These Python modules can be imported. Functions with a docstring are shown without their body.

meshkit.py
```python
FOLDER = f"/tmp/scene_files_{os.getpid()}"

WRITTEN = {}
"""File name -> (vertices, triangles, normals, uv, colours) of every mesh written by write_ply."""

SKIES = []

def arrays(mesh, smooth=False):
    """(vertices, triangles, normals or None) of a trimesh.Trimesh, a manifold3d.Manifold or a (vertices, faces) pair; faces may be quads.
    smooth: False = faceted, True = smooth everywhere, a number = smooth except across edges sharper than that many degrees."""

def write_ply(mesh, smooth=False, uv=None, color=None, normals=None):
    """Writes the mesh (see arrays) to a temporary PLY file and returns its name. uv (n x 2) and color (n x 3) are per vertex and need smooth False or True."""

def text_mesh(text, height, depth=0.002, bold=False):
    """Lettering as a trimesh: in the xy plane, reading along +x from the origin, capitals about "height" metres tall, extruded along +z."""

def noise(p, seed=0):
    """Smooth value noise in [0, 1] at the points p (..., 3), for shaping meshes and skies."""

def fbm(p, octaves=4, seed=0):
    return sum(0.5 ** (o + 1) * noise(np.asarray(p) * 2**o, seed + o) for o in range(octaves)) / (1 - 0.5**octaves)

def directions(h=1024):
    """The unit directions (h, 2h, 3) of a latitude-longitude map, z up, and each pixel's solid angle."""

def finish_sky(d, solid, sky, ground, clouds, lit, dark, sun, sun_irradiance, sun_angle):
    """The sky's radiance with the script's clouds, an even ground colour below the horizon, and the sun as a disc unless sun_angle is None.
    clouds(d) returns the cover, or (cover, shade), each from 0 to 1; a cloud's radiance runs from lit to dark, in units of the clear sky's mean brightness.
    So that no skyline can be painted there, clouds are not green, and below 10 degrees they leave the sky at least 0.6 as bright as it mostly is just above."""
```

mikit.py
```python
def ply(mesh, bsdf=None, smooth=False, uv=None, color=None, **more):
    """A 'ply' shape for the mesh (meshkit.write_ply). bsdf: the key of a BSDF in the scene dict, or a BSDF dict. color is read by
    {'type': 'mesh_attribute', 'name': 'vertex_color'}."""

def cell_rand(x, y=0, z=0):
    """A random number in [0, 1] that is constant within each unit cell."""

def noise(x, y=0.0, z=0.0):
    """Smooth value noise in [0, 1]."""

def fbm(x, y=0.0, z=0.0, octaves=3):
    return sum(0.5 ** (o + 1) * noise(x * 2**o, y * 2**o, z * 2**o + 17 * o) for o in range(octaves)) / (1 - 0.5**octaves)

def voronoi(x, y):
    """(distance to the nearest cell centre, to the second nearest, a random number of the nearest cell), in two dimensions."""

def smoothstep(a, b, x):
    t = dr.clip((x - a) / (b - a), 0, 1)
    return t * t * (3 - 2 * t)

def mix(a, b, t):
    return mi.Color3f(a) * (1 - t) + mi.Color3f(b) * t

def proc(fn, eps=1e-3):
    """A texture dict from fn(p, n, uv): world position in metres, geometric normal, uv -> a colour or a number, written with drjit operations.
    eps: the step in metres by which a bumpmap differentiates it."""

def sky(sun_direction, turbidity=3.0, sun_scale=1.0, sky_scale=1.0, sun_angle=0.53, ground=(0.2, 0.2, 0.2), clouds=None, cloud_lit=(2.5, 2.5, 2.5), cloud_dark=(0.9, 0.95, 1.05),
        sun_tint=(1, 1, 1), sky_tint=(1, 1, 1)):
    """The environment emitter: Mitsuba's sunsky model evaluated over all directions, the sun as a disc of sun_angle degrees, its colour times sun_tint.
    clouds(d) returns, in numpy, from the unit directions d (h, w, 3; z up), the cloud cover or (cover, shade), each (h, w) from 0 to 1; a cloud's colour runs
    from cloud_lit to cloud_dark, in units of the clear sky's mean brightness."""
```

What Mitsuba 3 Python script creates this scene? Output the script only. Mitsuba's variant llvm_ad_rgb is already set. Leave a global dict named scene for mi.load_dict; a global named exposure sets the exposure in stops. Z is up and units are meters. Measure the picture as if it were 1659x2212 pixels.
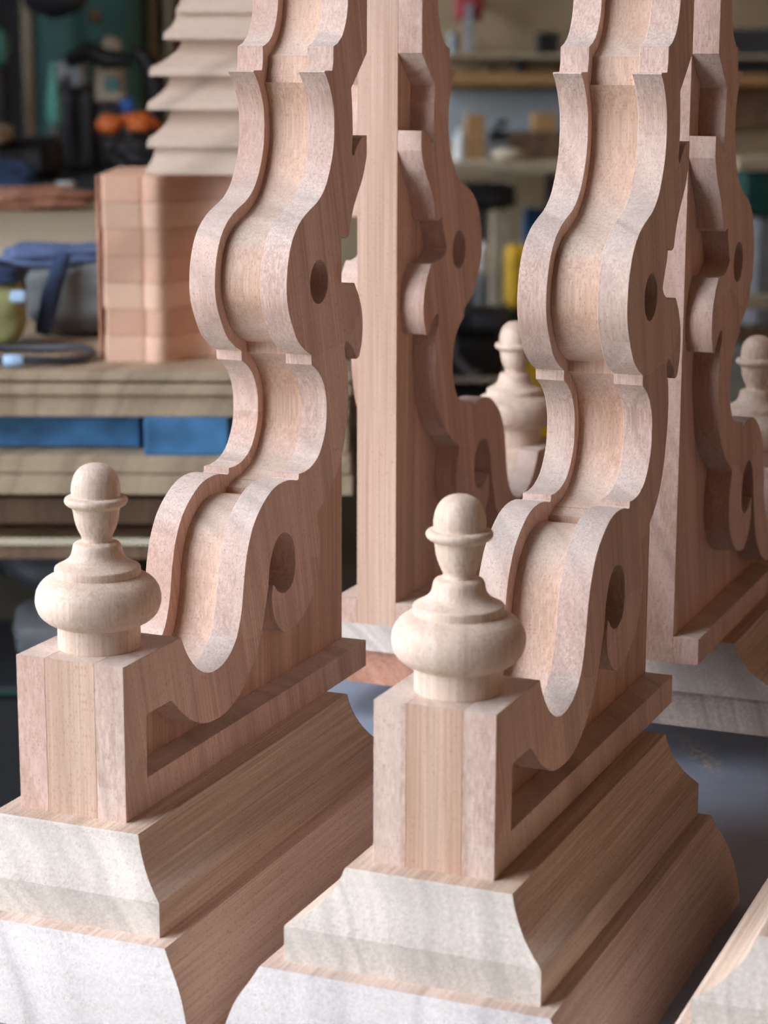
import math, numpy as np, trimesh, mapbox_earcut, shapely, mitsuba as mi, mikit
import drjit as dr
from shapely.geometry import Polygon, LineString, box as sbox
from mikit import noise, fbm, smoothstep, mix, cell_rand, proc

T = mi.ScalarTransform4f
scene, labels = {}, {}

# ------------------------------------------------------------------ camera, sky, exposure
W, H = 1659, 2212
F_PX, YAW, PITCH, ROLL = 4630.85, -0.38966, 0.20852, 0.00344
CAM = np.array([0.82954, -1.38157, 0.58049])
def cam_axes():
    cy, sy, cp, sp = math.cos(YAW), math.sin(YAW), math.cos(PITCH), math.sin(PITCH)
    f = np.array([sy * cp, cy * cp, -sp]); r = np.array([cy, -sy, 0.0]); u = np.cross(r, f)
    return f, math.cos(ROLL) * u - math.sin(ROLL) * r
fwd, up = cam_axes()
scene['camera'] = {'type': 'thinlens', 'fov': math.degrees(2 * math.atan(W / 2 / F_PX)), 'fov_axis': 'x',
                   'aperture_radius': 0.0055, 'focus_distance': 1.84, 'near_clip': 0.05, 'far_clip': 200.0,
                   'to_world': T().look_at(origin=CAM.tolist(), target=(CAM + fwd).tolist(), up=up.tolist())}
scene['sky'] = mikit.sky((-0.5, -0.6, 0.8), turbidity=4.0, sun_scale=0.0, ground=(0.30, 0.29, 0.27),
                         clouds=lambda d: np.ones(d.shape[:2]), cloud_lit=(0.91, 0.98, 1.10), cloud_dark=(0.9, 0.9, 0.9))
exposure = 6.17

# ------------------------------------------------------------------ helpers
def numbered(key):
    if key not in labels and key not in scene and not any(k.startswith(key + '__') for k in scene): return key
    n = 1
    while True:
        k = f'{key}_{n:03d}'
        if k not in labels and k not in scene and not any(x.startswith(k + '__') for x in scene): return k
        n += 1
def thing(name, label, cat, group=None):
    key = numbered(name); labels[key] = {'label': label, 'category': cat}
    if group: labels[key]['group'] = group
    return key
def obj(name, mesh, mat, parent=None, to=None, smooth=False, label=None):
    key = numbered((parent + '__' if parent else '') + name)
    d = mesh if isinstance(mesh, dict) else mikit.ply(mesh, mat, smooth=smooth)
    d = dict(d)
    if to is not None: d['to_world'] = to
    scene[key] = d
    if label: labels.setdefault(key, {})['label'] = label
    return key
def one(name, mesh, mat, label, cat, to=None, smooth=False, group=None, kind=None):
    key = obj(name, mesh, mat, None, to, smooth)
    labels[key] = {'label': label, 'category': cat}
    if group: labels[key]['group'] = group
    if kind: labels[key]['kind'] = kind
    return key
def struct(name, mesh, mat, label, to=None):
    key = obj(name, mesh, mat, None, to); labels[key] = {'label': label, 'category': name.split('_')[0], 'kind': 'structure'}
    return key
def cat_mesh(ms):
    return trimesh.util.concatenate(ms)
def bx(x0, x1, y0, y1, z0, z1, c=0.0):
    """box with chamfered edges (hull of three inset slabs)"""
    if c <= 0:
        m = trimesh.creation.box((x1 - x0, y1 - y0, z1 - z0)); m.apply_translation(((x0 + x1) / 2, (y0 + y1) / 2, (z0 + z1) / 2)); return m
    P = []
    for sx in (0, 1):
        for sy in (0, 1):
            for sz in (0, 1):
                X, Y, Z = (x0, x1)[sx], (y0, y1)[sy], (z0, z1)[sz]; dx, dy, dz = (c, -c)[sx], (c, -c)[sy], (c, -c)[sz]
                P += [(X, Y + dy, Z + dz), (X + dx, Y, Z + dz), (X + dx, Y + dy, Z)]
    return trimesh.convex.convex_hull(np.array(P))
def lathe(prof, n=72):
    m = trimesh.creation.revolve(np.array(prof, float), sections=n); m.merge_vertices(); m.fix_normals(); return m
def tube(pts, r, n=10, closed=False):
    pts = np.array(pts, float); rs = np.broadcast_to(r, len(pts)); V = []; Fc = []
    for i, p in enumerate(pts):
        a = pts[(i - 1) % len(pts)] if (closed or i) else p; b = pts[(i + 1) % len(pts)] if (closed or i < len(pts) - 1) else p
        t = (b - a) / np.linalg.norm(b - a); s = np.cross(t, [0.13, 0.31, 0.94]); s /= np.linalg.norm(s); w = np.cross(t, s)
        V += [p + rs[i] * (math.cos(k * 2 * math.pi / n) * s + math.sin(k * 2 * math.pi / n) * w) for k in range(n)]
    L = len(pts)
    for i in range(L if closed else L - 1):
        j = (i + 1) % L
        for k in range(n):
            k2 = (k + 1) % n; Fc += [(i * n + k, i * n + k2, j * n + k2), (i * n + k, j * n + k2, j * n + k)]
    if not closed:
        for i, o in ((0, 1), (L - 1, 0)):
            c = len(V); V.append(pts[i])
            for k in range(n):
                k2 = (k + 1) % n; Fc.append((c, i * n + k2, i * n + k) if o else (c, i * n + k, i * n + k2))
    m = trimesh.Trimesh(np.array(V), np.array(Fc), process=False); m.fix_normals(); return m
def blob(c, s, amp=0.15, freq=3.0, seed=1, sub=3, power=1.0):
    m = trimesh.creation.icosphere(subdivisions=sub); v = m.vertices.copy()
    v = np.sign(v) * np.abs(v) ** power; v /= np.abs(v).max(0)
    from meshkit import noise as mn
    k = 1 + amp * (mn(v * freq + seed * 7.3, seed)[:, None] - 0.5) * 2
    m.vertices = v * k * np.array(s) + np.array(c); return m
def spline(pts, n=6):
    """Catmull-Rom through the points"""
    p = np.array(pts, float)
    if len(p) < 3: return p
    q = np.vstack([2 * p[0] - p[1], p, 2 * p[-1] - p[-2]]); out = []
    for i in range(1, len(q) - 2):
        for t in np.arange(n) / n:
            a, b, c, d = q[i - 1], q[i], q[i + 1], q[i + 2]
            out.append(0.5 * (2 * b + (c - a) * t + (2 * a - 5 * b + 4 * c - d) * t * t + (3 * b - a - 3 * c + d) * t ** 3))
    out.append(p[-1]); return np.array(out)
def clean(poly):
    if poly.geom_type != 'Polygon': poly = max(poly.geoms, key=lambda g: g.area)
    return poly
def extrude_x(poly, x0, x1, bev=0.0):
    """polygon in (y, z) pushed along x, its rims bevelled"""
    poly = clean(poly); V, Fc = [], []
    rings = [np.array(poly.exterior.coords)[:-1]] + [np.array(r.coords)[:-1] for r in poly.interiors]
    fixed = []
    for i, r in enumerate(rings):
        area = 0.5 * np.sum(r[:, 0] * np.roll(r[:, 1], -1) - np.roll(r[:, 0], -1) * r[:, 1])
        if (area > 0) != (i == 0): r = r[::-1]
        fixed.append(r)
    def inset(r, d):
        e = np.roll(r, -1, 0) - r; e /= np.maximum(np.linalg.norm(e, axis=1, keepdims=True), 1e-12); nrm = np.stack([-e[:, 1], e[:, 0]], 1)
        b = nrm + np.roll(nrm, 1, 0); b /= np.maximum((b ** 2).sum(1, keepdims=True) / 2, 0.5)
        return r + d * b
    ins = [inset(r, bev) for r in fixed]
    flat = np.vstack(ins); ends = np.cumsum([len(r) for r in ins]).astype(np.uint32)
    tri = mapbox_earcut.triangulate_float64(flat, ends).reshape(-1, 3).astype(int)
    a = np.cross(flat[tri[:, 1]] - flat[tri[:, 0]], flat[tri[:, 2]] - flat[tri[:, 0]]); tri[a < 0] = tri[a < 0][:, ::-1]
    n = len(flat); full = np.vstack(fixed)
    lay = [np.c_[np.full(n, x0), flat], np.c_[np.full(n, x0 + bev), full], np.c_[np.full(n, x1 - bev), full], np.c_[np.full(n, x1), flat]]
    V = np.vstack(lay); Fc = [tri[:, ::-1], tri + 3 * n]; s = 0
    for e in ends:
        i = np.arange(s, e); j = np.roll(i, -1)
        for k in range(3):
            Fc += [np.c_[i + k * n, j + k * n, j + (k + 1) * n], np.c_[i + k * n, j + (k + 1) * n, i + (k + 1) * n]]
        s = e
    return trimesh.Trimesh(V, np.vstack(Fc), process=False)
def extrude_z(pts, z0, z1, bev=0.0):
    m = extrude_x(Polygon(pts), z0, z1, bev); m.vertices = m.vertices[:, [1, 2, 0]]; return m
def loft(rects):
    """stack of rectangles (x0, x1, y0, y1, z), bottom and top capped, mitred corners stay crisp"""
    V = []; Fc = []
    for x0, x1, y0, y1, z in rects: V += [(x0, y0, z), (x1, y0, z), (x1, y1, z), (x0, y1, z)]
    for k in range(len(rects) - 1):
        for i in range(4):
            j = (i + 1) % 4; a, b, c, d = 4 * k + i, 4 * k + j, 4 * k + 4 + j, 4 * k + 4 + i
            Fc += [(a, b, c), (a, c, d)]
    t = 4 * (len(rects) - 1); Fc += [(0, 2, 1), (0, 3, 2), (t, t + 1, t + 2), (t, t + 2, t + 3)]
    m = trimesh.Trimesh(np.array(V, float), np.array(Fc), process=False)
    m = trimesh.Trimesh(m.vertices, m.faces); m.fix_normals(); return m

# ------------------------------------------------------------------ materials
def srgb(r, g, b):
    return tuple((c / 255 / 12.92 if c <= 10 else ((c / 255 + 0.055) / 1.055) ** 2.4) for c in (r, g, b))
def wood_fn(axis, c0, c1, fleck, ring=70.0, tilt=0.0, seed=0.0, contrast=1.0, pore=1.0, patch=None, end=None):
    """solid wood: growth rings about a far pith, fine fibres and short flecks running along axis"""
    def fn(p, n, uv):
        x, y, z = p.x, p.y, p.z
        if axis == 'z':
            al, a, b = z * math.cos(tilt) + y * math.sin(tilt), x, y * math.cos(tilt) - z * math.sin(tilt)
        else:
            al, a, b = y, x, z
        wob = fbm(a * 6 + seed, b * 6 - seed, al * 1.3 + seed, 2)
        r = dr.sqrt(dr.square(a + 0.17 + 0.013 * seed) + dr.square(b + 0.21)) + 0.05 * wob
        rr = r * ring
        lines = 0.6 * noise(rr, al * 0.8, seed) + 0.4 * noise(rr * 2.7, al * 1.7, seed + 5)
        fib = 0.6 * noise(a * 700, b * 700, al * 7 + seed) + 0.4 * noise(a * 1500, b * 1500, al * 16)
        big = fbm(a * 9 + 3 * seed, b * 9, al * 2.5, 2)
        t = dr.clip(0.5 + contrast * (0.95 * (lines - 0.5) + 1.25 * (fib - 0.5) + 0.7 * (big - 0.5)), 0, 1)
        c = mix(c0, c1, t)
        if patch is not None:
            k = cell_rand(dr.floor(a * 38 + 0.5), dr.floor(al * 5.3 + seed + 0.25 * noise(b * 20, seed)))
            c = mix(c, mi.Color3f(patch), 0.38 * smoothstep(0.45, 0.9, k))
        rl = smoothstep(0.16, 0.0, dr.abs(noise(rr * 0.55, al * 0.5, seed + 11) - 0.5))
        c = c * (1 - (0.22 if axis == 'y' else 0.12) * rl)
        if end is not None:
            e = smoothstep(0.12, 0.42, dr.abs(n.y)) if axis == 'y' else 0.75 * smoothstep(0.35, 0.9, dr.abs(n.z))
            c = mix(c, mix(mi.Color3f(end) * 0.80, mi.Color3f(end) * 1.10, t) * (1 - 0.16 * rl), 0.85 * e)
        fl = smoothstep(0.66, 0.86, noise(a * 1500, b * 1500, al * 330 + seed))
        return mix(c, mi.Color3f(fleck), 0.42 * pore * fl)
    return fn
def wood(name, fn, rough=0.55, spec=0.35, bump=0.00012, axis='z'):
    b = {'type': 'principled', 'base_color': proc(fn), 'roughness': rough, 'specular': spec}
    if bump:
        if axis == 'z': hf = lambda p, n, uv: noise(p.x * 1100, p.y * 1100, p.z * 130)
        else: hf = lambda p, n, uv: noise(p.x * 1100, p.y * 130, p.z * 1100)
        b = {'type': 'bumpmap', 'arbitrary': proc(hf, 0.0003), 'scale': bump, 'bsdf': b}
    scene[name] = {'type': 'twosided', 'bsdf': b}
def plain(name, col, rough=0.6, spec=0.4, var=0.18, scale=30.0, metallic=0.0):
    c = tuple(col)
    fn = lambda p, n, uv: mi.Color3f(c) * (1 - var + 2 * var * fbm(p.x * scale, p.y * scale, p.z * scale, 2))
    scene[name] = {'type': 'twosided', 'bsdf': {'type': 'principled', 'base_color': proc(fn) if var else {'type': 'rgb', 'value': c}, 'roughness': rough, 'specular': spec, 'metallic': metallic}}

wood('wood_rose', wood_fn('z', (0.43, 0.26, 0.19), (0.61, 0.415, 0.335), (0.30, 0.15, 0.10), tilt=-0.25, seed=1.0, patch=(0.66, 0.50, 0.42), end=(0.62, 0.53, 0.465)))
wood('wood_greyrose', wood_fn('z', (0.45, 0.29, 0.225), (0.66, 0.48, 0.40), (0.30, 0.16, 0.12), tilt=-0.25, seed=2.7, patch=(0.68, 0.55, 0.45), end=(0.62, 0.535, 0.475)))
wood('wood_tan', wood_fn('z', (0.44, 0.265, 0.18), (0.65, 0.45, 0.335), (0.33, 0.16, 0.09), tilt=0.0, seed=4.1, contrast=0.8, end=(0.62, 0.52, 0.44)))
wood('wood_base', wood_fn('y', (0.48, 0.335, 0.24), (0.72, 0.565, 0.45), (0.30, 0.17, 0.10), ring=95, seed=0.6, contrast=1.1, end=(0.60, 0.53, 0.46)), axis='y')
wood('wood_plinth', wood_fn('y', (0.54, 0.385, 0.30), (0.75, 0.59, 0.50), (0.32, 0.17, 0.11), ring=40, seed=3.3, contrast=1.0, end=(0.63, 0.585, 0.56)), axis='y')
wood('wood_striped', wood_fn('y', (0.40, 0.28, 0.21), (0.58, 0.43, 0.34), (0.32, 0.19, 0.13), ring=130, seed=1.9, contrast=1.4, end=(0.50, 0.42, 0.36)), axis='y')
wood('wood_red', wood_fn('y', (0.34, 0.13, 0.075), (0.62, 0.33, 0.22), (0.24, 0.08, 0.05), ring=80, seed=5.2, contrast=1.2), axis='y')
wood('wood_turned', wood_fn('z', (0.55, 0.385, 0.28), (0.74, 0.60, 0.50), (0.38, 0.22, 0.13), ring=120, seed=6.4, pore=0.9))
def bench_fn(p, n, uv):
    c = mix((0.22, 0.255, 0.325), (0.36, 0.405, 0.48), fbm(p.x * 9, p.y * 9, 0.3, 4))
    ln = dr.abs(noise(p.x * 7 + 2 * p.y, p.y * 11 - p.x * 3, 1.7) - 0.5)
    c = mix(c, mi.Color3f(0.22, 0.24, 0.26), 0.55 * smoothstep(0.012, 0.0, ln))
    sp = smoothstep(0.80, 0.92, noise(p.x * 420, p.y * 420, 0.5))
    c = mix(c, mi.Color3f(0.40, 0.38, 0.36), 0.45 * sp)
    a, b = (p.x - 0.31) * 0.52 - (p.y - 0.77) * 0.85, (p.x - 0.31) * 0.85 + (p.y - 0.77) * 0.52
    d = dr.sqrt(dr.square(a * 11) + dr.square(b * 38)) + 0.7 * (fbm(p.x * 40, p.y * 40, 7.0, 2) - 0.5)
    dust = smoothstep(1.0, 0.2, d) * smoothstep(0.45, 0.65, noise(p.x * 420, p.y * 420, 3.0))
    rg = dr.sqrt(dr.square(p.x - 0.424) + dr.square(p.y - 0.543))
    c = mix(c, mi.Color3f(0.34, 0.36, 0.38), 0.6 * smoothstep(0.003, 0.0, dr.abs(rg - 0.012)))
    return mix(c, mi.Color3f(0.66, 0.50, 0.34), 0.8 * dust)
scene['paint_blue_grey'] = {'type': 'twosided', 'bsdf': {'type': 'principled', 'base_color': proc(bench_fn), 'roughness': 0.42, 'specular': 0.45}}
wood('wood_pine', wood_fn('y', (0.25, 0.18, 0.115), (0.42, 0.325, 0.225), (0.25, 0.17, 0.09), ring=60, seed=7.7), bump=0, axis='y')
wood('wood_dark', wood_fn('y', (0.10, 0.06, 0.035), (0.24, 0.15, 0.09), (0.05, 0.03, 0.02), ring=60, seed=8.8), bump=0, axis='y')

# ------------------------------------------------------------------ the scroll bracket (one half of a table base)
HW, LR, HB, LU, HR, TS, ZT = 0.0475, 0.478, 0.1251, 0.0950, 0.0262, 0.0257, 0.715
front_pts = [   # smooth runs between corners, from the U up
    [(LU, HB), (0.0998, 0.1166), (0.1057, 0.1083), (0.1132, 0.1000), (0.1225, 0.0922), (0.1319, 0.0867), (0.1399, 0.0836), (0.1496, 0.0817), (0.1594, 0.0817), (0.1711, 0.0838), (0.1813, 0.0879), (0.1895, 0.0935),
     (0.1960, 0.1000), (0.2012, 0.1090), (0.2055, 0.1200), (0.2084, 0.1310), (0.2104, 0.1425), (0.2130, 0.1540), (0.2172, 0.1675), (0.2228, 0.1790), (0.2301, 0.1897), (0.2390, 0.1981), (0.2500, 0.2055), (0.2638, 0.2124), (0.2784, 0.2161), (0.2931, 0.2170), (0.3062, 0.2160), (0.3203, 0.2129)],
    [(0.3232, 0.2140), (0.3234, 0.2184)],
    [(0.3348, 0.2180), (0.3504, 0.2202), (0.3662, 0.2273), (0.3772, 0.2395), (0.3833, 0.2526), (0.3848, 0.2672), (0.3835, 0.2797), (0.3776, 0.2928), (0.3667, 0.3040), (0.3519, 0.3124)],
    [(0.3514, 0.3213)],
    [(0.3388, 0.3265), (0.3228, 0.3372), (0.3117, 0.3519), (0.3036, 0.3668), (0.3006, 0.3787), (0.3009, 0.3941), (0.3042, 0.4092), (0.3108, 0.4233), (0.3202, 0.4342), (0.3334, 0.4433), (0.3486, 0.4497), (0.3640, 0.4552), (0.3757, 0.4618),
     (0.3850, 0.4702), (0.3935, 0.4830), (0.4003, 0.4985), (0.4031, 0.5142), (0.4026, 0.5338), (0.3967, 0.5496), (0.3889, 0.5613), (0.3818, 0.5683)],
    [(0.3828, 0.5696), (0.3992, 0.5698)], [(0.4014, 0.5775), (0.4016, 0.5907)],
    [(0.4117, 0.5939), (0.4218, 0.6010), (0.4288, 0.6112), (0.4329, 0.6222), (0.4345, 0.6330), (0.4340, 0.6480), (0.4290, 0.6640), (0.4200, 0.6800), (0.4080, 0.6960), (0.3960, ZT)]]
rear_pts = [    # from the top down the rear edge to the rail
    [(LR, ZT), (LR, 0.5858)], [(0.4677, 0.5765), (0.4545, 0.5650), (0.4415, 0.5540)], [(0.4440, 0.5365), (0.4450, 0.5150), (0.4428, 0.4975)],
    [(0.4448, 0.4938), (0.4475, 0.4934), (0.4500, 0.4962), (0.4548, 0.5010), (0.4620, 0.5068), (0.4690, 0.5100), (LR, 0.5106)],
    [(LR, 0.4915), (0.4735, 0.4815), (0.4680, 0.4715), (0.4571, 0.4586), (0.4478, 0.4472), (0.4411, 0.4345), (0.4380, 0.4255), (0.4357, 0.4210), (0.4295, 0.4192), (0.4230, 0.4208), (0.4178, 0.4216)],
    [(0.4158, 0.4120), (0.4105, 0.4025), (0.4046, 0.3894)], [(0.4095, 0.3838), (0.4205, 0.3790), (0.4340, 0.3764), (0.4490, 0.3765)],
    [(0.4590, 0.3646), (0.4660, 0.3515), (0.4688, 0.3370), (0.4678, 0.3245), (0.4650, 0.3150), (0.4605, 0.3064)], [(0.4545, 0.3048)],
    [(0.4490, 0.3115), (0.4430, 0.3180), (0.4350, 0.3232), (0.4305, 0.3245), (0.4270, 0.3228), (0.4258, 0.3185), (0.4275, 0.3110), (0.4318, 0.3045), (0.4342, 0.2905), (0.4346, 0.2775), (0.4335, 0.2640), (0.4312, 0.2530), (0.4262, 0.2340), (0.4195, 0.2195), (0.4098, 0.2060), (0.3960, 0.1943), (0.3790, 0.1832), (0.3634, 0.1757)],
    [(0.3621, 0.1720), (0.3666, 0.1598), (0.3694, 0.1473), (0.3692, 0.1341), (0.3659, 0.1202), (0.3598, 0.1084), (0.3478, 0.0960), (0.3320, 0.0864), (0.3164, 0.0810), (0.3011, 0.0790), (0.2895, 0.0812), (0.2768, 0.0907), (0.2696, 0.1010), (0.2662, 0.1130), (0.2660, 0.1210), (0.2682, 0.1288)],
    [(0.2710, 0.1278), (0.2770, 0.1222), (0.2845, 0.1182), (0.2922, 0.1168), (0.3020, 0.1186), (0.3106, 0.1240), (0.3142, 0.1338), (0.3146, 0.1430), (0.3117, 0.1571), (0.3036, 0.1667), (0.2938, 0.1707), (0.2845, 0.1711), (0.2765, 0.1680), (0.2682, 0.1600), (0.2615, 0.1464), (0.2585, 0.1300), (0.2530, 0.1140), (0.2465, 0.0975), (0.2395, 0.0830), (0.2276, 0.0687), (0.2145, 0.0580), (0.2009, 0.0488), (0.1853, 0.0425), (0.1683, 0.0391), (0.1516, 0.0392), (0.1386, 0.0407), (0.1273, 0.0436), (0.1147, 0.0492), (0.1024, 0.0565), (0.0903, 0.0660), (0.0828, 0.0726), (0.0769, 0.0775)],
    [(0.0372, 0.0776), (0.0350, 0.0758)], [(0.0347, HR), (LR, HR), (LR, 0.0)], [(0.0, 0.0), (0.0, HB)]]
def runs(parts, n=5):
    out = []
    for r in parts: out += list(spline(r, n)) if len(r) > 3 else list(np.array(r, float))
    return out
front_line = runs(front_pts)
plate_poly = Polygon(front_line + runs(rear_pts))
if not plate_poly.is_valid: plate_poly = clean(plate_poly.buffer(0))
hole = [(0.3688 + 0.0195 * math.cos(t), 0.3850 + 0.0197 * math.sin(t)) for t in np.linspace(0, 2 * math.pi, 48, endpoint=False)]
plate_poly = clean(plate_poly.difference(Polygon(hole)))
solid = Polygon(front_line + [(LR, ZT), (LR, 0), (0, 0), (0, HB)])
fl = np.array(front_line)
i0 = int(np.argmin(np.hypot(fl[:, 0] - 0.155, fl[:, 1] - 0.0816))); i1 = int(np.argmin(np.hypot(fl[:, 0] - 0.3203, fl[:, 1] - 0.2129)))
cut = LineString(fl[i0:i1 + 1]).buffer(0.0165, join_style=2, cap_style=2).union(LineString(np.vstack([fl[i1:], [[fl[-1][0], ZT + 0.03]]])).buffer(0.0108, join_style=2, mitre_limit=3))
core_poly = clean(solid.difference(cut))
plate_l = mikit.ply(extrude_x(plate_poly, -HW, -HW + TS, 0.0004), None, smooth=28)
plate_r = mikit.ply(extrude_x(plate_poly, HW - TS, HW, 0.0004), None, smooth=28)
core_m = mikit.ply(extrude_x(core_poly, -HW + TS, HW - TS, 0.0003), None, smooth=28)
def with_mat(d, mat): return {**d, 'bsdf': {'type': 'ref', 'id': mat}}
fin_prof = [(0, 0), (0.0322, 0), (0.0326, 0.0012), (0.0326, 0.0180), (0.0332, 0.0190)] + [tuple(v) for v in spline([(0.0340, 0.0193), (0.0405, 0.0222), (0.0462, 0.0275), (0.0490, 0.0345), (0.0494, 0.0405), (0.0478, 0.0475), (0.0435, 0.0535), (0.0380, 0.0572), (0.0336, 0.0588)], 6)] + \
    [(0.0334, 0.0592), (0.0338, 0.0600), (0.0338, 0.0640), (0.0332, 0.0650)] + [tuple(v) for v in spline([(0.0325, 0.0655), (0.0285, 0.0675), (0.0240, 0.0703), (0.0210, 0.0738), (0.0196, 0.0780), (0.0190, 0.0812), (0.0176, 0.0838), (0.0150, 0.0850)], 5)] + \
    [(0.0128, 0.0852)] + [tuple(v) for v in spline([(0.0120, 0.0856), (0.0119, 0.0880), (0.0128, 0.0908), (0.0146, 0.0945), (0.0162, 0.0990), (0.0174, 0.1040), (0.0181, 0.1090), (0.0190, 0.1120), (0.0205, 0.1132)], 5)] + \
    [tuple(v) for v in spline([(0.0225, 0.1140), (0.0243, 0.1160), (0.0246, 0.1185), (0.0235, 0.1203), (0.0210, 0.1210)], 4)] + [(0.0193, 0.1212)] + [tuple(v) for v in spline([(0.0190, 0.1220), (0.0192, 0.1270), (0.0184, 0.1325), (0.0162, 0.1385), (0.0122, 0.1435), (0.0065, 0.1464), (0.0, 0.1472)], 6)]
finial_m = mikit.ply(lathe(fin_prof, 96), None, smooth=32)
# moulded bases: cove on top, rounded plinth beneath
OF, OR, OL, HC, HF, FL, FLF = 0.0193, 0.0208, 0.0150, 0.0414, 0.0274, 0.0309, 0.0258
LC, ZTAB = 0.384, -0.146
cove_u = spline([(0, 0), (0.06, 0.16), (0.20, 0.40), (0.42, 0.64), (0.68, 0.83), (1.0, 1.0)], 6)
def cove_mesh(hf):
    R = [(-HW - OL - (OR - OL) - FL, HW + OR + FL, -OF - FLF, LC, -HC - hf)]
    for u, w in cove_u[::-1]:
        fl_l = FL + OR - OL
        R.append((-HW - OL - u * fl_l, HW + OR + u * FL, -OF - u * FLF, LC, -w * (HC - 0.0012) - 0.0012))
    R.append((-HW - OL + 0.0008, HW + OR - 0.0008, -OF + 0.0008, LC, 0.0))
    return loft(R)
ov_u = spline([(0, 0), (0.0053, 0.0094), (0.0165, 0.0280), (0.0244, 0.0520), (0.0275, 0.0700)], 6)
O2, O2F = 0.0125, 0.0157
def ovolo_mesh(ztop, back, zbot=None):
    zbot = ZTAB if zbot is None else zbot
    def rc(d, z): return (-HW - OR - FL - O2 - d, HW + OR + FL + O2 + d, -OF - FLF - O2F - 0.55 * d, LC + back, z)
    low = [(d, z) for d, z in ov_u if ztop - z > zbot + 0.002]
    R = [rc(0.0280 if zbot == ZTAB else low[-1][0], zbot)]
    for d, z in low[::-1]: R.append(rc(d, ztop - z))
    return loft(R)
cove_a, cove_c = mikit.ply(cove_mesh(HF), None, smooth=25), mikit.ply(cove_mesh(0.0155), None, smooth=25)
ovolo_a, ovolo_c = mikit.ply(ovolo_mesh(-HC - HF, 0.0), None, smooth=25), mikit.ply(ovolo_mesh(-HC - 0.0155, 0.0, -0.0995), None, smooth=25)
def frame(x, y, deg): return T().translate([x, y, 0]).rotate([0, 0, 1], deg)
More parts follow.
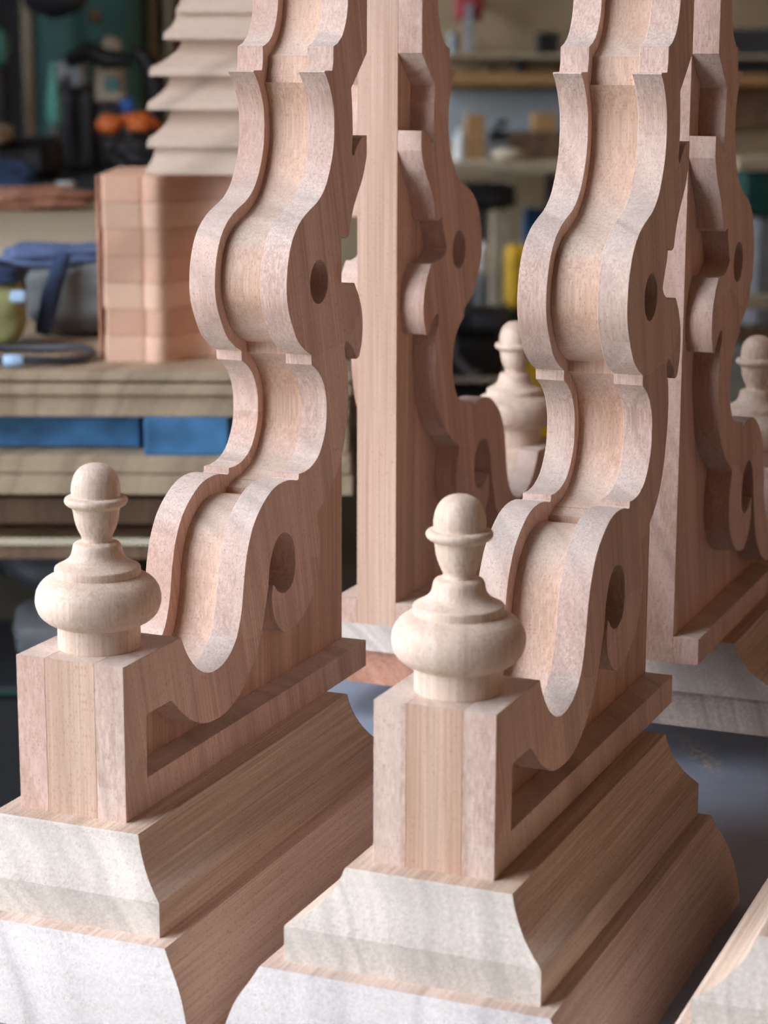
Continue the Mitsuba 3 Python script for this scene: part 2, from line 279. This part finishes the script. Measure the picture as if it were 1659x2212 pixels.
def bracket(x, y, deg, mats, lab, fin_lab, base_lab, plinth_lab, far=False, plinth_shift=0.0, plinth_mat='wood_plinth', base_mat='wood_base', only_base=False):
    to = frame(x, y, deg)
    if not only_base:
        t = thing('scroll_bracket', lab, 'bracket', 'scroll brackets of the table bases')
        obj('core_board', with_mat(core_m, mats[1]), None, t, to)
        obj('side_plate', with_mat(plate_l, mats[0]), None, t, to)
        obj('side_plate', with_mat(plate_r, mats[2]), None, t, to)
        k = obj('finial', with_mat(finial_m, 'wood_turned'), None, None, to @ T().translate([0.0, 0.0472, HB]).rotate([0, 0, 1], 40 + 70 * x))
        labels[k] = {'label': fin_lab, 'category': 'finial', 'group': 'turned finials on the bracket blocks'}
    k = obj('cove_base', with_mat(cove_c if far else cove_a, base_mat), None, None, to); labels[k] = {'label': base_lab, 'category': 'moulded base', 'group': 'cove moulded bases under the brackets'}
    k = thing('plinth', plinth_lab, 'plinth', 'rounded plinths under the cove bases'); tp = to @ T().translate([0, -plinth_shift, 0])
    if not far: scene[k] = {**with_mat(ovolo_a, plinth_mat), 'to_world': tp}
    else:
        obj('body', with_mat(ovolo_c, plinth_mat), None, k, tp)
        for y0, y1 in ((0.02, 0.07), (0.19, 0.23)): obj('foot', bx(-0.085, 0.085, y0, y1, ZTAB, -0.0996, 0.002), 'wood_pine', k, tp)
bracket(0.0, 0.0, 0.0, ('wood_rose', 'wood_tan', 'wood_greyrose'),
        'pinkish wooden scroll bracket at the front left, seen from its grooved front', 'pale turned wooden finial on the block of the front left bracket, lowest at left',
        'pale cove moulded wooden base under the front left bracket', 'rounded wooden plinth under the front left cove base, at the bottom left corner')
bracket(0.3026, -0.0017, -0.5, ('wood_greyrose', 'wood_tan', 'wood_greyrose'),
        'pinkish wooden scroll bracket at the front right with an orange tan middle strip', 'pale turned wooden finial in the middle foreground, on the front right bracket',
        'pale cove moulded wooden base under the front right bracket, nearest and fully in view', 'rounded wooden plinth under the front right cove base')
bracket(0.609, -0.007, 0.0, ('wood_rose', 'wood_tan', 'wood_greyrose'), '', '', 'cove moulded base with no bracket in view, in the bottom right corner',
        'rounded wooden plinth under the cove base in the bottom right corner', only_base=True)
bracket(0.0000, 1.101, 179.74, ('wood_rose', 'wood_tan', 'wood_rose'),
        'wooden scroll bracket turned away, its flat back board upright behind the front left bracket', 'pale turned wooden finial behind the front right bracket, left of its scroll',
        'greyish cove moulded base under the turned away bracket at centre', 'reddish plinth under the centre rear base, raised on feet above the blue grey table', far=True, plinth_shift=0.016, plinth_mat='wood_red')
bracket(0.2986, 1.084, 180.0, ('wood_rose', 'wood_rose', 'wood_greyrose'),
        'wooden scroll bracket turned away at the right edge, behind the front right bracket', 'pale turned wooden finial cut off by the right edge of the photo',
        'greyish cove moulded base under the turned away bracket at right', 'striped tan plinth under the right rear base, above the blue grey table', far=True, plinth_shift=0.016, plinth_mat='wood_striped')

# ------------------------------------------------------------------ the table they stand on
tb = thing('workbench_table', 'blue grey painted worktable top with scratches and sawdust, under all the brackets', 'table')
obj('tabletop', bx(-0.20, 1.45, -0.052, 1.75, ZTAB - 0.04, ZTAB, 0.002), 'paint_blue_grey', tb)
for px, py in ((-0.12, 0.06), (1.38, 0.06), (-0.12, 1.66), (1.38, 1.66)):
    obj('leg', bx(px - 0.035, px + 0.035, py - 0.035, py + 0.035, -0.90, ZTAB - 0.04, 0.003), 'wood_pine', tb)
obj('apron', bx(-0.10, 1.40, -0.02, 0.005, ZTAB - 0.13, ZTAB - 0.04, 0.002), 'wood_pine', tb)

# ------------------------------------------------------------------ the workshop, in its own axes: u right, v away from the doorway, z up
ROOM = T().translate([CAM[0], CAM[1], 0]).rotate([0, 0, 1], -math.degrees(YAW))
plain('wall_tan', (0.40, 0.31, 0.19), 0.8, 0.2, 0.3, 3.0); plain('wall_brown', (0.07, 0.045, 0.03), 0.8, 0.2, 0.25, 4.0)
plain('wall_boards', (0.62, 0.36, 0.21), 0.8, 0.2, 0.2, 4.0)
plain('concrete', (0.15, 0.15, 0.12), 0.7, 0.3, 0.3, 4.0); plain('ceiling_white', (0.24, 0.19, 0.15), 0.9, 0.1, 0.1, 1.0)
plain('black', (0.012, 0.012, 0.013), 0.5, 0.4, 0.3, 20); plain('charcoal', (0.045, 0.050, 0.058), 0.5, 0.4, 0.3, 12); plain('grey', (0.20, 0.21, 0.22), 0.5, 0.4, 0.25, 15)
plain('steel_grey', (0.32, 0.35, 0.37), 0.35, 0.5, 0.15, 20); plain('teal', (0.07, 0.23, 0.21), 0.5, 0.4, 0.2, 6); plain('teal_light', (0.13, 0.46, 0.38), 0.4, 0.5, 0.15, 10)
plain('orange', (0.80, 0.19, 0.04), 0.45, 0.5, 0.15, 10); plain('blue', (0.03, 0.14, 0.45), 0.45, 0.5, 0.1, 10); plain('blue_pallet', (0.04, 0.13, 0.26), 0.7, 0.3, 0.6, 25)
plain('navy', (0.035, 0.055, 0.11), 0.8, 0.2, 0.3, 15); plain('denim', (0.11, 0.15, 0.27), 0.8, 0.2, 0.25, 20); plain('canvas_grey', (0.20, 0.22, 0.22), 0.85, 0.2, 0.25, 25)
plain('olive', (0.27, 0.28, 0.12), 0.85, 0.2, 0.2, 20); plain('yellow', (0.72, 0.43, 0.02), 0.4, 0.5, 0.12, 8); plain('red', (0.40, 0.03, 0.05), 0.5, 0.4, 0.15, 10)
plain('white', (0.70, 0.72, 0.72), 0.5, 0.4, 0.08, 20); plain('cream', (0.55, 0.48, 0.36), 0.7, 0.3, 0.15, 10); plain('pale_blue', (0.35, 0.50, 0.68), 0.4, 0.5, 0.1, 20)
plain('panel_grey', (0.36, 0.42, 0.44), 0.7, 0.3, 0.1, 4); plain('mdf', (0.48, 0.40, 0.28), 0.8, 0.2, 0.08, 10); plain('orange_wood', (0.42, 0.24, 0.10), 0.7, 0.3, 0.2, 5)
plain('green_dark', (0.01, 0.07, 0.055), 0.6, 0.3, 0.2, 8)
U0, U1, V0, V1, ZF, ZC = -3.0, 3.6, -1.5, 13.2, -0.90, 3.4
struct('floor', bx(U0, U1, V0 - 6, V1, ZF - 0.1, ZF), 'concrete', 'grey green concrete workshop floor', ROOM)
struct('wall_back', bx(U0, U1, V1, V1 + 0.15, ZF, ZC), 'wall_tan', 'tan back wall of the workshop with shelves', ROOM)
struct('wall_right', bx(U1, U1 + 0.15, V0, V1, ZF, ZC), 'wall_boards', 'warm brown right wall of the workshop', ROOM)
struct('wall_left', cat_mesh([bx(U0 - 0.15, U0, 2.3, 9.6, ZF, ZC), bx(U0 - 0.15, U0, 12.9, V1, ZF, ZC), bx(U0 - 0.15, U0, 9.6, 12.9, ZF, 0.2), bx(U0 - 0.15, U0, 9.6, 12.9, 2.6, ZC)]), 'wall_tan', 'left wall of the workshop with an open window bay', ROOM)
struct('wall_front', bx(U0, U1, V0 - 0.15, V0, ZF, ZC), 'wall_brown', 'front wall of the workshop behind the viewer', ROOM)
struct('ceiling', cat_mesh([bx(U0, U1, 2.4, V1, ZC, ZC + 0.12), bx(-1.8, U1, V0, 2.4, ZC, ZC + 0.12), bx(U0, -1.8, V0, -0.2, ZC, ZC + 0.12)]), 'ceiling_white', 'pale workshop ceiling with an open skylight bay by the door', ROOM)

def R(name, mesh, mat, parent, smooth=False, label=None): return obj(name, mesh, mat, parent, ROOM, smooth, label)
def R1(name, mesh, mat, label, cat, smooth=False, group=None): return one(name, mesh, mat, label, cat, ROOM, smooth, group)

# left bench: a stack of pallets with a board on top
pl = thing('pallet_stack', 'wooden pallets with blue painted blocks stacked as a bench at left', 'pallet')
R('top_board', bx(-1.6, -0.05, 3.30, 4.15, 0.088, 0.104, 0.002), 'wood_pine', pl)
for i, (z0, z1, u1) in enumerate(((0.066, 0.084, -0.05), (0.030, 0.064, -0.055), (-0.058, -0.030, -0.052), (-0.092, -0.060, -0.049))):
    R('deck_board', bx(-1.6, u1, 3.30 + 0.012 * (i == 1), 3.42, z0, z1, 0.002), 'wood_pine', pl)
    R('deck_board', bx(-1.6, u1, 3.95, 4.10, z0, z1, 0.002), 'wood_pine', pl)
for u0, u1 in ((-0.376, -0.243), (-1.25, -1.10)):
    R('block', bx(u0, u1, 3.305, 3.42, -0.030, 0.030, 0.003), 'blue_pallet', pl, label='blue painted pallet block')
R('stringer', bx(-0.93, -0.39, 3.37, 3.42, -0.028, 0.026, 0.002), 'blue_pallet', pl, label='blue painted stringer')
R('block', bx(-0.16, -0.055, 3.33, 3.42, -0.030, 0.030, 0.003), 'wood_pine', pl)
sh = thing('trestle_shelf', 'brown boards with a white flaked edge below the pallets at left', 'trestle')
R('upper_board', bx(-1.6, -0.10, 3.45, 4.0, -0.172, -0.128, 0.002), 'wood_dark', sh)
R('lower_board', bx(-1.6, -0.10, 3.38, 4.0, -0.215, -0.180, 0.002), 'wood_dark', sh)
R('painted_edge', bx(-1.6, -0.20, 3.372, 3.379, -0.190, -0.1785, 0.001), 'cream', sh, label='white flaked paint along the edge')
for u in (-1.5, -0.16): R('post', bx(u, u + 0.07, 3.6, 3.67, -0.90, -0.215, 0.003), 'wood_dark', sh); R('post', bx(u, u + 0.07, 3.46, 3.53, -0.13, -0.09, 0.003), 'wood_dark', sh)
# red brown stack of glued layers with an S shaped side
ls = thing('layered_block', 'reddish brown stack of glued wooden layers with a curved side on the pallet bench', 'wood block')
edge = [(-0.452, 3.44), (-0.440, 3.400), (-0.385, 3.400)] + [tuple(v) for v in spline([(-0.380, 3.402), (-0.372, 3.395), (-0.355, 3.392), (-0.340, 3.405), (-0.322, 3.435), (-0.300, 3.462), (-0.272, 3.470), (-0.250, 3.455), (-0.232, 3.42)], 5)] + [(-0.10, 3.40), (-0.10, 3.68), (-0.45, 3.68)]
rng = np.random.default_rng(3)
for k in range(7):
    z = 0.104 + k * 0.0423; s = 0.003 * (rng.random(2) - 0.5)
    R('layer', extrude_z([(a + s[0] - 0.002 * k / 6, b + s[1]) for a, b in edge], z, z + 0.0418, 0.0012), ('wood_redtan', 'wood_redbrown')[(0, 1, 0, 1, 1, 0, 1)[k]], ls, 20)
R('side_strip', bx(-0.458, -0.4535, 3.425, 3.60, 0.104, 0.398, 0.001), 'wood_red', ls, label='dark red side strip')
wood('wood_redbrown', wood_fn('y', (0.50, 0.28, 0.19), (0.66, 0.40, 0.28), (0.38, 0.19, 0.12), ring=18, seed=3.9, contrast=0.6, pore=0.3), bump=0, axis='y')
wood('wood_redtan', wood_fn('y', (0.60, 0.36, 0.25), (0.76, 0.51, 0.37), (0.46, 0.24, 0.16), ring=18, seed=9.1, contrast=0.6, pore=0.3), bump=0, axis='y')
# pale moulding pieces stacked on it
ztop = 0.104 + 7 * 0.0423
for k, (h, ub, ut) in enumerate(((0.042, -0.376, -0.362), (0.058, -0.373, -0.338), (0.052, -0.372, -0.338), (0.056, -0.368, -0.320), (0.040, -0.346, -0.326), (0.028, -0.326, -0.318))):
    Rr = []
    for t in np.linspace(0, 1, 9):
        q = 0.0 if t < 0.22 else (t - 0.22) / 0.78
        d = (ut - ub) * (1 - (1 - q) ** 2.0); 
        Rr.append((ub + d, -0.12 - d, 3.403 + 0.8 * d + (ub + 0.376) * 0.4, 3.66 - d, ztop + 0.0006 + t * (h - 0.0006)))
    R1('moulding_block', loft(Rr), 'wood_base_pale', ('lowest', 'second lowest', 'third from the bottom', 'third from the top', 'second from the top', 'topmost')[k] + ' pale cove moulded block stacked on the red brown layered block', 'moulding', 25, 'pale moulding blocks in the stack')
    ztop += h
wood('wood_base_pale', wood_fn('y', (0.52, 0.38, 0.29), (0.66, 0.52, 0.42), (0.48, 0.33, 0.24), ring=18, seed=2.2, contrast=0.6, pore=0.3), bump=0, axis='y')
# bag, pouch, strap, cable on the bench
bg = thing('tool_bag', 'grey canvas tool bag with a blue top flap and dark strap on the pallet bench', 'bag')
R('body', blob((-0.545, 3.76, 0.176), (0.080, 0.075, 0.066), 0.10, 2.5, 3, 4, 0.6), 'canvas_grey', bg, True)
R('flap', blob((-0.572, 3.77, 0.242), (0.100, 0.078, 0.020), 0.15, 2.5, 5, 4, 0.7), 'denim', bg, True)
R('strap', tube([(-0.548, 3.67, 0.252), (-0.556, 3.655, 0.222), (-0.566, 3.645, 0.190), (-0.574, 3.635, 0.155), (-0.582, 3.625, 0.121)], [0.013, 0.015, 0.016, 0.015, 0.013], 12), 'navy', bg, True)
pu = thing('olive_pouch', 'olive green pouch with a pale buckle at the left edge of the bench', 'pouch')
R('body', blob((-0.668, 3.57, 0.170), (0.068, 0.050, 0.062), 0.10, 2.0, 8, 4, 0.7), 'olive', pu, True)
R('flap', blob((-0.672, 3.56, 0.225), (0.066, 0.045, 0.018), 0.12, 2.0, 9, 3, 0.7), 'navy', pu, True)
R('buckle', bx(-0.615, -0.588, 3.512, 3.526, 0.186, 0.206, 0.004), 'pale_blue', pu)
ring = [(-0.607 + 0.138 * math.cos(t), 3.42 + 0.09 * math.sin(t), 0.1145 + 0.003 * math.sin(3 * t)) for t in np.linspace(0, 2 * math.pi, 48, endpoint=False)]
cb = thing('air_hose', 'dark hose loop with pale blue fittings lying on the pallet bench', 'hose')
R('hose', tube(ring, 0.0065, 10, True), 'charcoal', cb, True)
for t in (-1.72, -1.38): R('fitting', tube([(-0.607 + 0.138 * math.cos(s), 3.42 + 0.09 * math.sin(s), 0.1155) for s in (t - 0.11, t, t + 0.11)], 0.010, 12), 'pale_blue', cb, True)
# panel bench behind with a driftwood slab
pb = thing('panel_bench', 'tan board topped bench behind the bag at left', 'bench')
R('top', bx(-2.2, -0.45, 4.20, 5.70, 0.195, 0.220, 0.003), 'mdf', pb)
for u, v in ((-2.1, 4.3), (-0.60, 4.3), (-2.1, 5.6), (-0.60, 5.6)): R('leg', bx(u, u + 0.08, v, v + 0.08, ZF, 0.195, 0.003), 'wood_dark', pb)
R1('driftwood_slab', blob((-0.86, 5.20, 0.250), (0.17, 0.07, 0.030), 0.30, 2.2, 4, 4), 'wood_red', 'weathered brown wooden slab lying on the tan bench', 'wood slab', True)
R1('paper_cup', lathe([(0, 0), (0.018, 0), (0.024, 0.055), (0, 0.055)], 24).apply_translation((-0.79, 5.35, 0.225)), 'white', 'small white cup behind the wooden slab on the tan bench', 'cup', 30)
R1('cloth_heap', blob((-0.96, 5.55, 0.272), (0.075, 0.06, 0.048), 0.25, 2.2, 6, 4), 'navy', 'dark blue cloth heap at the left, behind the wooden slab', 'cloth', True)
R1('black_bag', blob((-0.69, 6.06, 0.305), (0.085, 0.07, 0.070), 0.18, 2.2, 7, 4, 0.8), 'black', 'black bag under the orange ear muffs, left of the moulding stack', 'bag', True)
mb = thing('machine_bench', 'dark steel machine bed at the back left', 'machine')
R('bed', bx(-2.2, -0.55, 5.95, 7.2, -0.30, 0.225, 0.01), 'charcoal', mb)
R('cover', bx(-1.75, -0.98, 6.35, 6.68, 0.226, 0.345, 0.03), 'black', mb)
R('base', bx(-2.0, -0.75, 6.1, 7.0, ZF, -0.30, 0.01), 'black', mb)
R('ledge', bx(-1.45, -1.10, 6.2, 6.45, 0.335, 0.385, 0.01), 'cream', mb)
dc = thing('drill_column', 'bluish grey machine column with a pale green handle at the back left', 'machine')
R('column', bx(-1.05, -0.935, 6.95, 7.08, 0.226, 0.50, 0.015), 'charcoal', dc)
R('head', blob((-1.0, 6.95, 0.525), (0.055, 0.06, 0.045), 0.1, 2, 2, 3, 0.7), 'steel_grey', dc, True)
R('handle', lathe([(0, 0), (0.020, 0), (0.026, 0.04), (0.022, 0.09), (0.014, 0.13), (0.012, 0.19), (0, 0.192)], 24).apply_translation((-1.035, 6.8, 0.375)), 'teal_light', dc, 30, 'pale green handle')
R('spindle', lathe([(0, 0), (0.016, 0), (0.016, 0.06), (0, 0.06)], 20).apply_translation((-1.035, 6.8, 0.318)), 'grey', dc, 30)
R('arm', tube([(-1.0, 6.9, 0.57), (-0.93, 6.88, 0.60), (-0.87, 6.86, 0.575), (-0.80, 6.85, 0.57)], [0.02, 0.032, 0.03, 0.02], 10), 'black', dc, True)
lb = thing('parts_box', 'dull yellow parts box with a teal label beside the machine column', 'box')
R('box', bx(-0.935, -0.842, 6.98, 7.08, 0.44, 0.555, 0.01), 'cream', lb); R('label_card', bx(-0.895, -0.848, 6.973, 6.981, 0.475, 0.515, 0.002), 'teal', lb)
R('stand', bx(-0.93, -0.85, 6.99, 7.07, 0.226, 0.44, 0.008), 'black', lb)
R1('hose_coil', tube([(-0.765, 6.6, 0.600), (-0.728, 6.6, 0.585), (-0.700, 6.6, 0.53), (-0.690, 6.6, 0.46), (-0.700, 6.6, 0.39), (-0.72, 6.6, 0.30), (-0.73, 6.6, 0.262)], [0.015, 0.026, 0.032, 0.034, 0.030, 0.03, 0.03], 14), 'black', 'thick black curved hose rising left of the moulding stack', 'hose', True)
em = thing('ear_muffs', 'orange ear muffs lying on the black bag', 'ear muffs')
for u in (-0.785, -0.70): R('cup', blob((u, 6.18, 0.395), (0.036, 0.03, 0.030), 0.08, 2, 3, 3), 'orange', em, True)
R('band', tube([(-0.785, 6.2, 0.395), (-0.74, 6.22, 0.408), (-0.69, 6.23, 0.41), (-0.645, 6.22, 0.385)], [0.014, 0.018, 0.022, 0.012], 12), 'orange', em, True)
R1('blue_ball', trimesh.creation.icosphere(subdivisions=3, radius=0.023).apply_translation((-0.735, 6.22, 0.445)), 'blue', 'small blue ball resting on the orange ear muffs', 'ball', True)
tm = thing('teal_cabinet', 'tall dark teal machine cabinet at the back left', 'cabinet')
R('body', bx(-1.36, -0.97, 8.5, 9.15, ZF, 1.25, 0.02), 'teal', tm); R('door', bx(-1.34, -0.99, 8.48, 8.4995, -0.6, 1.15, 0.006), 'teal', tm)
R('knob', trimesh.creation.icosphere(subdivisions=2, radius=0.022).apply_translation((-1.12, 8.46, 0.735)), 'orange_wood', tm, True)
R1('cream_globe', trimesh.creation.icosphere(subdivisions=3, radius=0.038).apply_translation((-1.0, 8.0, 0.62)), 'cream', 'dull cream globe lamp in front of the teal cabinet', 'lamp', True)
R1('globe_stand', lathe([(0, 0), (0.09, 0), (0.09, 0.02), (0.015, 0.04), (0.015, 1.484), (0, 1.484)], 20).apply_translation((-1.0, 8.0, ZF)), 'black', 'thin black stand under the cream globe', 'stand', 30)
pp = thing('steel_post', 'beige steel post left of the teal cabinet', 'post')
R('shaft', bx(-1.32, -1.285, 7.95, 8.0, ZF + 0.03, ZC, 0.004), 'cream', pp); R('foot_plate', bx(-1.38, -1.22, 7.88, 8.07, ZF, ZF + 0.03, 0.004), 'charcoal', pp)
R1('dust_hood', blob((-1.17, 7.80, 0.82), (0.12, 0.12, 0.10), 0.12, 2, 4, 4, 0.8), 'charcoal', 'dark rounded extractor hood at the top left', 'hood', True)
to_ = thing('teal_drum', 'light teal drum at the left edge', 'drum')
R('drum', blob((-1.345, 7.5, 0.61), (0.055, 0.06, 0.068), 0.04, 2, 4, 4, 0.8), 'teal_light', to_, True); R('pedestal', bx(-1.40, -1.30, 7.46, 7.54, ZF, 0.55, 0.006), 'black', to_)
cab = thing('tool_shelf', 'open tool shelf with beige uprights behind the moulding stack', 'shelf')
R('back_panel', bx(-0.955, -0.40, 9.2, 9.22, ZF, 1.3), 'charcoal', cab)
for u in (-0.955, -0.89, -0.55): R('upright', bx(u, u + 0.034, 8.8, 9.2, ZF, 1.3, 0.003), 'cream', cab)
for z in (0.20, 0.575, 0.83): R('shelf_board', bx(-0.955, -0.42, 8.82, 9.2, z, z + 0.018, 0.002), 'mdf', cab)
for i, (u, z, h, mt, nm) in enumerate(((-0.845, 0.5935, 0.17, 'red', 'red'), (-0.915, 0.5935, 0.15, 'steel_grey', 'grey'), (-0.79, 0.5935, 0.10, 'orange_wood', 'brown'), (-0.66, 0.5935, 0.20, 'cream', 'cream'), (-0.60, 0.5935, 0.185, 'blue', 'blue'))):
    R1('canister', lathe([(0, 0), (0.022, 0), (0.022, h * 0.8), (0.012, h * 0.9), (0.012, h), (0, h)], 20).apply_translation((u, 8.95, z)), mt, nm + ' canister on the tool shelf behind the moulding stack', 'canister', 30)
R1('cabinet_dark', bx(-2.6, -1.40, 9.0, 9.6, ZF, 1.4, 0.02), 'black', 'black cupboard at the back left corner', 'cupboard')
# sacks under the left bench
for i, (c, s, mt, lb_) in enumerate((((-0.60, 3.88, -0.318), (0.11, 0.09, 0.07), 'charcoal', 'dark grey sack under the pallet bench at left'), ((-0.58, 3.87, -0.462), (0.11, 0.09, 0.055), 'grey', 'grey spotted sack below the dark sack at left'))):
    R1('sack', blob(c, s, 0.10, 2.2, 11 + i, 4, 0.8), mt, lb_, 'sack', True)
cr = thing('crate', 'dark crate on the floor below the sacks', 'crate')
R('body', bx(-0.85, -0.30, 3.70, 4.15, ZF + 0.02, -0.54, 0.01), 'black', cr); R('rim', bx(-0.86, -0.29, 3.69, 4.16, -0.54, -0.523, 0.004), 'charcoal', cr); R('trim', bx(-0.84, -0.31, 3.683, 3.689, -0.536, -0.530, 0.001), 'green_dark', cr); R('skid', bx(-0.80, -0.35, 3.75, 4.1, ZF, ZF + 0.02), 'wood_dark', cr)

# far bench and shelves seen between the brackets
for z0, z1, mt, lb_ in ((0.585, 0.610, 'mdf', 'upper tan shelf on the far back wall'), (0.430, 0.500, 'orange_wood', 'orange brown thick shelf below the tan shelf on the far wall')):
    R1('wall_shelf', bx(0.20, 2.6, 12.85, 13.199, z0, z1, 0.004), mt, lb_, 'shelf')
R1('grey_panel', bx(0.20, 1.30, 13.14, 13.199, 0.09, 0.400, 0.004), 'panel_grey', 'grey blue panel on the wall above the far bench', 'panel')
fb = thing('far_workbench', 'wooden workbench against the far back wall', 'workbench')
R('benchtop', bx(0.10, 2.4, 12.0, 13.0, -0.040, 0.015, 0.004), 'mdf', fb)
for u in (0.60, 1.30, 2.2): R('leg', bx(u, u + 0.11, 12.06, 12.16, ZF, -0.04, 0.004), 'cream', fb)
for u in (0.90,): R('brace', bx(u, u + 0.05, 12.06, 12.16, -0.40, -0.04, 0.004), 'black', fb)
R('lower_shelf', bx(0.15, 2.35, 12.2, 12.95, -0.62, -0.58, 0.004), 'wood_dark', fb)
R1('wood_offcut', bx(0.465, 0.575, 12.55, 12.70, 0.0155, 0.265, 0.006), 'orange_wood', 'left upright wooden offcut on the far bench', 'wood block')
R1('wood_offcut', bx(0.85, 0.985, 12.55, 12.70, 0.165, 0.275, 0.006), 'orange_wood', 'right wooden offcut on the brown box on the far bench', 'wood block')
R1('brown_box', bx(0.72, 1.20, 12.45, 12.85, 0.0155, 0.1645, 0.006), 'wood_dark', 'dark brown wooden box on the far bench', 'box')
R1('cloth_pad', blob((0.70, 12.25, 0.052), (0.10, 0.10, 0.036), 0.15, 2, 5, 3), 'cream', 'cream cloth lying at the front of the far bench', 'cloth', True)
pn = thing('hand_plane', 'black hand plane between the wooden offcuts on the far bench', 'hand plane')
R('body', bx(0.59, 0.71, 12.45, 12.53, 0.12, 0.175, 0.01), 'black', pn); R('grip', tube([(0.63, 12.49, 0.17), (0.66, 12.49, 0.22), (0.70, 12.49, 0.225)], 0.02, 10), 'black', pn, True); R('riser', bx(0.585, 0.715, 12.42, 12.56, 0.0155, 0.12, 0.004), 'grey', pn)
R1('white_bottle', lathe([(0, 0), (0.04, 0), (0.04, 0.12), (0.018, 0.15), (0.018, 0.175), (0, 0.175)], 20).apply_translation((0.43, 12.4, 0.0155)), 'white', 'white bottle at the left end of the far bench', 'bottle', 30)
bc = thing('bench_grinder', 'black bench machine under the far bench', 'machine')
R('body', blob((0.52, 11.85, -0.155), (0.20, 0.10, 0.075), 0.1, 2, 6, 4, 0.6), 'black', bc, True); R('stand', bx(0.40, 0.56, 11.78, 11.92, ZF, -0.22, 0.01), 'charcoal', bc)
cl = thing('bar_clamp', 'red and grey clamp hanging high on the far wall', 'clamp')
R('jaw', bx(0.41, 0.57, 12.95, 13.0, 0.80, 0.98, 0.015), 'red', cl); R('bar', bx(0.468, 0.515, 12.92, 12.95, 0.612, 0.90, 0.004), 'steel_grey', cl); R('hook', bx(0.47, 0.51, 13.0, 13.199, 0.90, 0.94, 0.004), 'black', cl)
R1('black_tin', bx(0.89, 1.02, 12.90, 13.02, 0.6105, 0.735, 0.008), 'black', 'black tin standing on the upper far shelf', 'tin')
for i, (u, h, mt, nm) in enumerate(((0.30, 0.10, 'charcoal', 'dark grey'), (0.62, 0.05, 'wood_dark', 'brown'), (0.80, 0.07, 'black', 'black'), (1.12, 0.06, 'red', 'red'), (0.40, 0.12, 'steel_grey', 'pale grey'))):
    R1('jar', lathe([(0, 0), (0.035, 0), (0.035, h * 0.85), (0.028, h), (0, h)], 20).apply_translation((u, 13.02, (0.501 if i not in (0, 4) else 0.6105))), mt, nm + ' jar on the far wall shelves', 'jar', 30)
ym = thing('yellow_machine', 'yellow floor machine below the far bench, right of the white sack', 'machine')
R('body', bx(0.655, 0.82, 11.5, 11.8, -0.74, -0.41, 0.03), 'yellow', ym); R('foot', bx(0.64, 0.84, 11.48, 11.82, ZF, -0.74, 0.01), 'black', ym)
R1('white_sack', blob((0.53, 11.6, -0.47), (0.045, 0.05, 0.085), 0.12, 2, 9, 3), 'white', 'small white sack hanging beside the far bench leg', 'sack', True)
R1('sack_stand', bx(0.49, 0.57, 11.55, 11.65, ZF, -0.565, 0.01), 'grey', 'grey stand under the small white sack', 'stand')
R1('blue_box', bx(0.79, 0.925, 12.21, 12.4, -0.579, -0.255, 0.01), 'blue_pallet', 'blue box on the lower shelf of the far bench', 'box')
cp = thing('air_compressor', 'black air compressor on the floor behind the centre finial', 'compressor')
R('tank', blob((0.27, 7.8, -0.48), (0.17, 0.17, 0.12), 0.03, 2, 3, 4, 0.6), 'black', cp, True)
R('guard', tube([(0.235, 7.47, -0.36), (0.245, 7.46, -0.44), (0.29, 7.45, -0.49), (0.33, 7.45, -0.50)], 0.010, 8), 'grey', cp, True)
R('rail', bx(0.10, 0.42, 7.44, 7.47, -0.530, -0.512, 0.004), 'cream', cp); R('skid', bx(0.12, 0.42, 7.68, 7.92, ZF, -0.585, 0.01), 'black', cp); R('motor', blob((0.36, 7.7, -0.34), (0.09, 0.10, 0.05), 0.05, 2, 5, 3, 0.7), 'charcoal', cp, True)
pj = thing('pallet_truck', 'yellow pallet truck behind the centre finial', 'pallet truck')
R('frame', bx(0.465, 0.60, 7.15, 7.35, -0.72, -0.40, 0.02), 'yellow', pj)
for u in (0.47, 0.56): R('fork', bx(u, u + 0.05, 6.2, 7.2, -0.82, -0.76, 0.008), 'yellow', pj)
for u in (0.49, 0.57): R('wheel', lathe([(0, -0.02), (0.09, -0.02), (0.09, 0.02), (0, 0.02)], 24).apply_transform(trimesh.transformations.rotation_matrix(math.pi / 2, [0, 1, 0])).apply_translation((u, 7.25, -0.81)), 'black', pj, 30)
R('handle', tube([(0.53, 7.18, -0.42), (0.53, 7.12, -0.05), (0.53, 7.10, 0.02)], 0.018, 10), 'black', pj, True)
# right edge
gm = thing('green_machine', 'dark green machine at the right edge behind the bracket', 'machine')
R('body', bx(1.82, 2.3, 11.0, 11.5, -0.20, 0.03, 0.02), 'green_dark', gm); R('table', bx(1.78, 2.4, 10.95, 11.55, 0.03, 0.085, 0.006), 'mdf', gm); R('pedestal', bx(1.90, 2.2, 11.05, 11.45, ZF, -0.20, 0.02), 'grey', gm)
for i, (v, z, lb_) in enumerate(((8.0, -0.43, 'nearer dark floor rail beside the right rear finial'), (9.0, -0.42, 'farther tan floor rail beside the right rear finial'))):
    t = thing('floor_rail', lb_, 'rail')
    R('beam', bx(1.0, 2.6, v, v + 0.10, z - 0.03, z + 0.03, 0.005), 'wood_dark' if i == 0 else 'mdf', t)
    for u in (1.1, 2.4): R('post', bx(u, u + 0.08, v + 0.01, v + 0.09, ZF, z - 0.03, 0.004), 'wood_dark', t)
for z, mt, lb_ in ((0.62, 'charcoal', 'dark panel high on the far wall at right'), (0.30, 'wood_dark', 'dark brown panel on the far wall at right')):
    R1('wall_panel', bx(1.95, 3.0, 13.08, 13.199, z - 0.12, z + 0.14, 0.004), mt, lb_, 'panel')
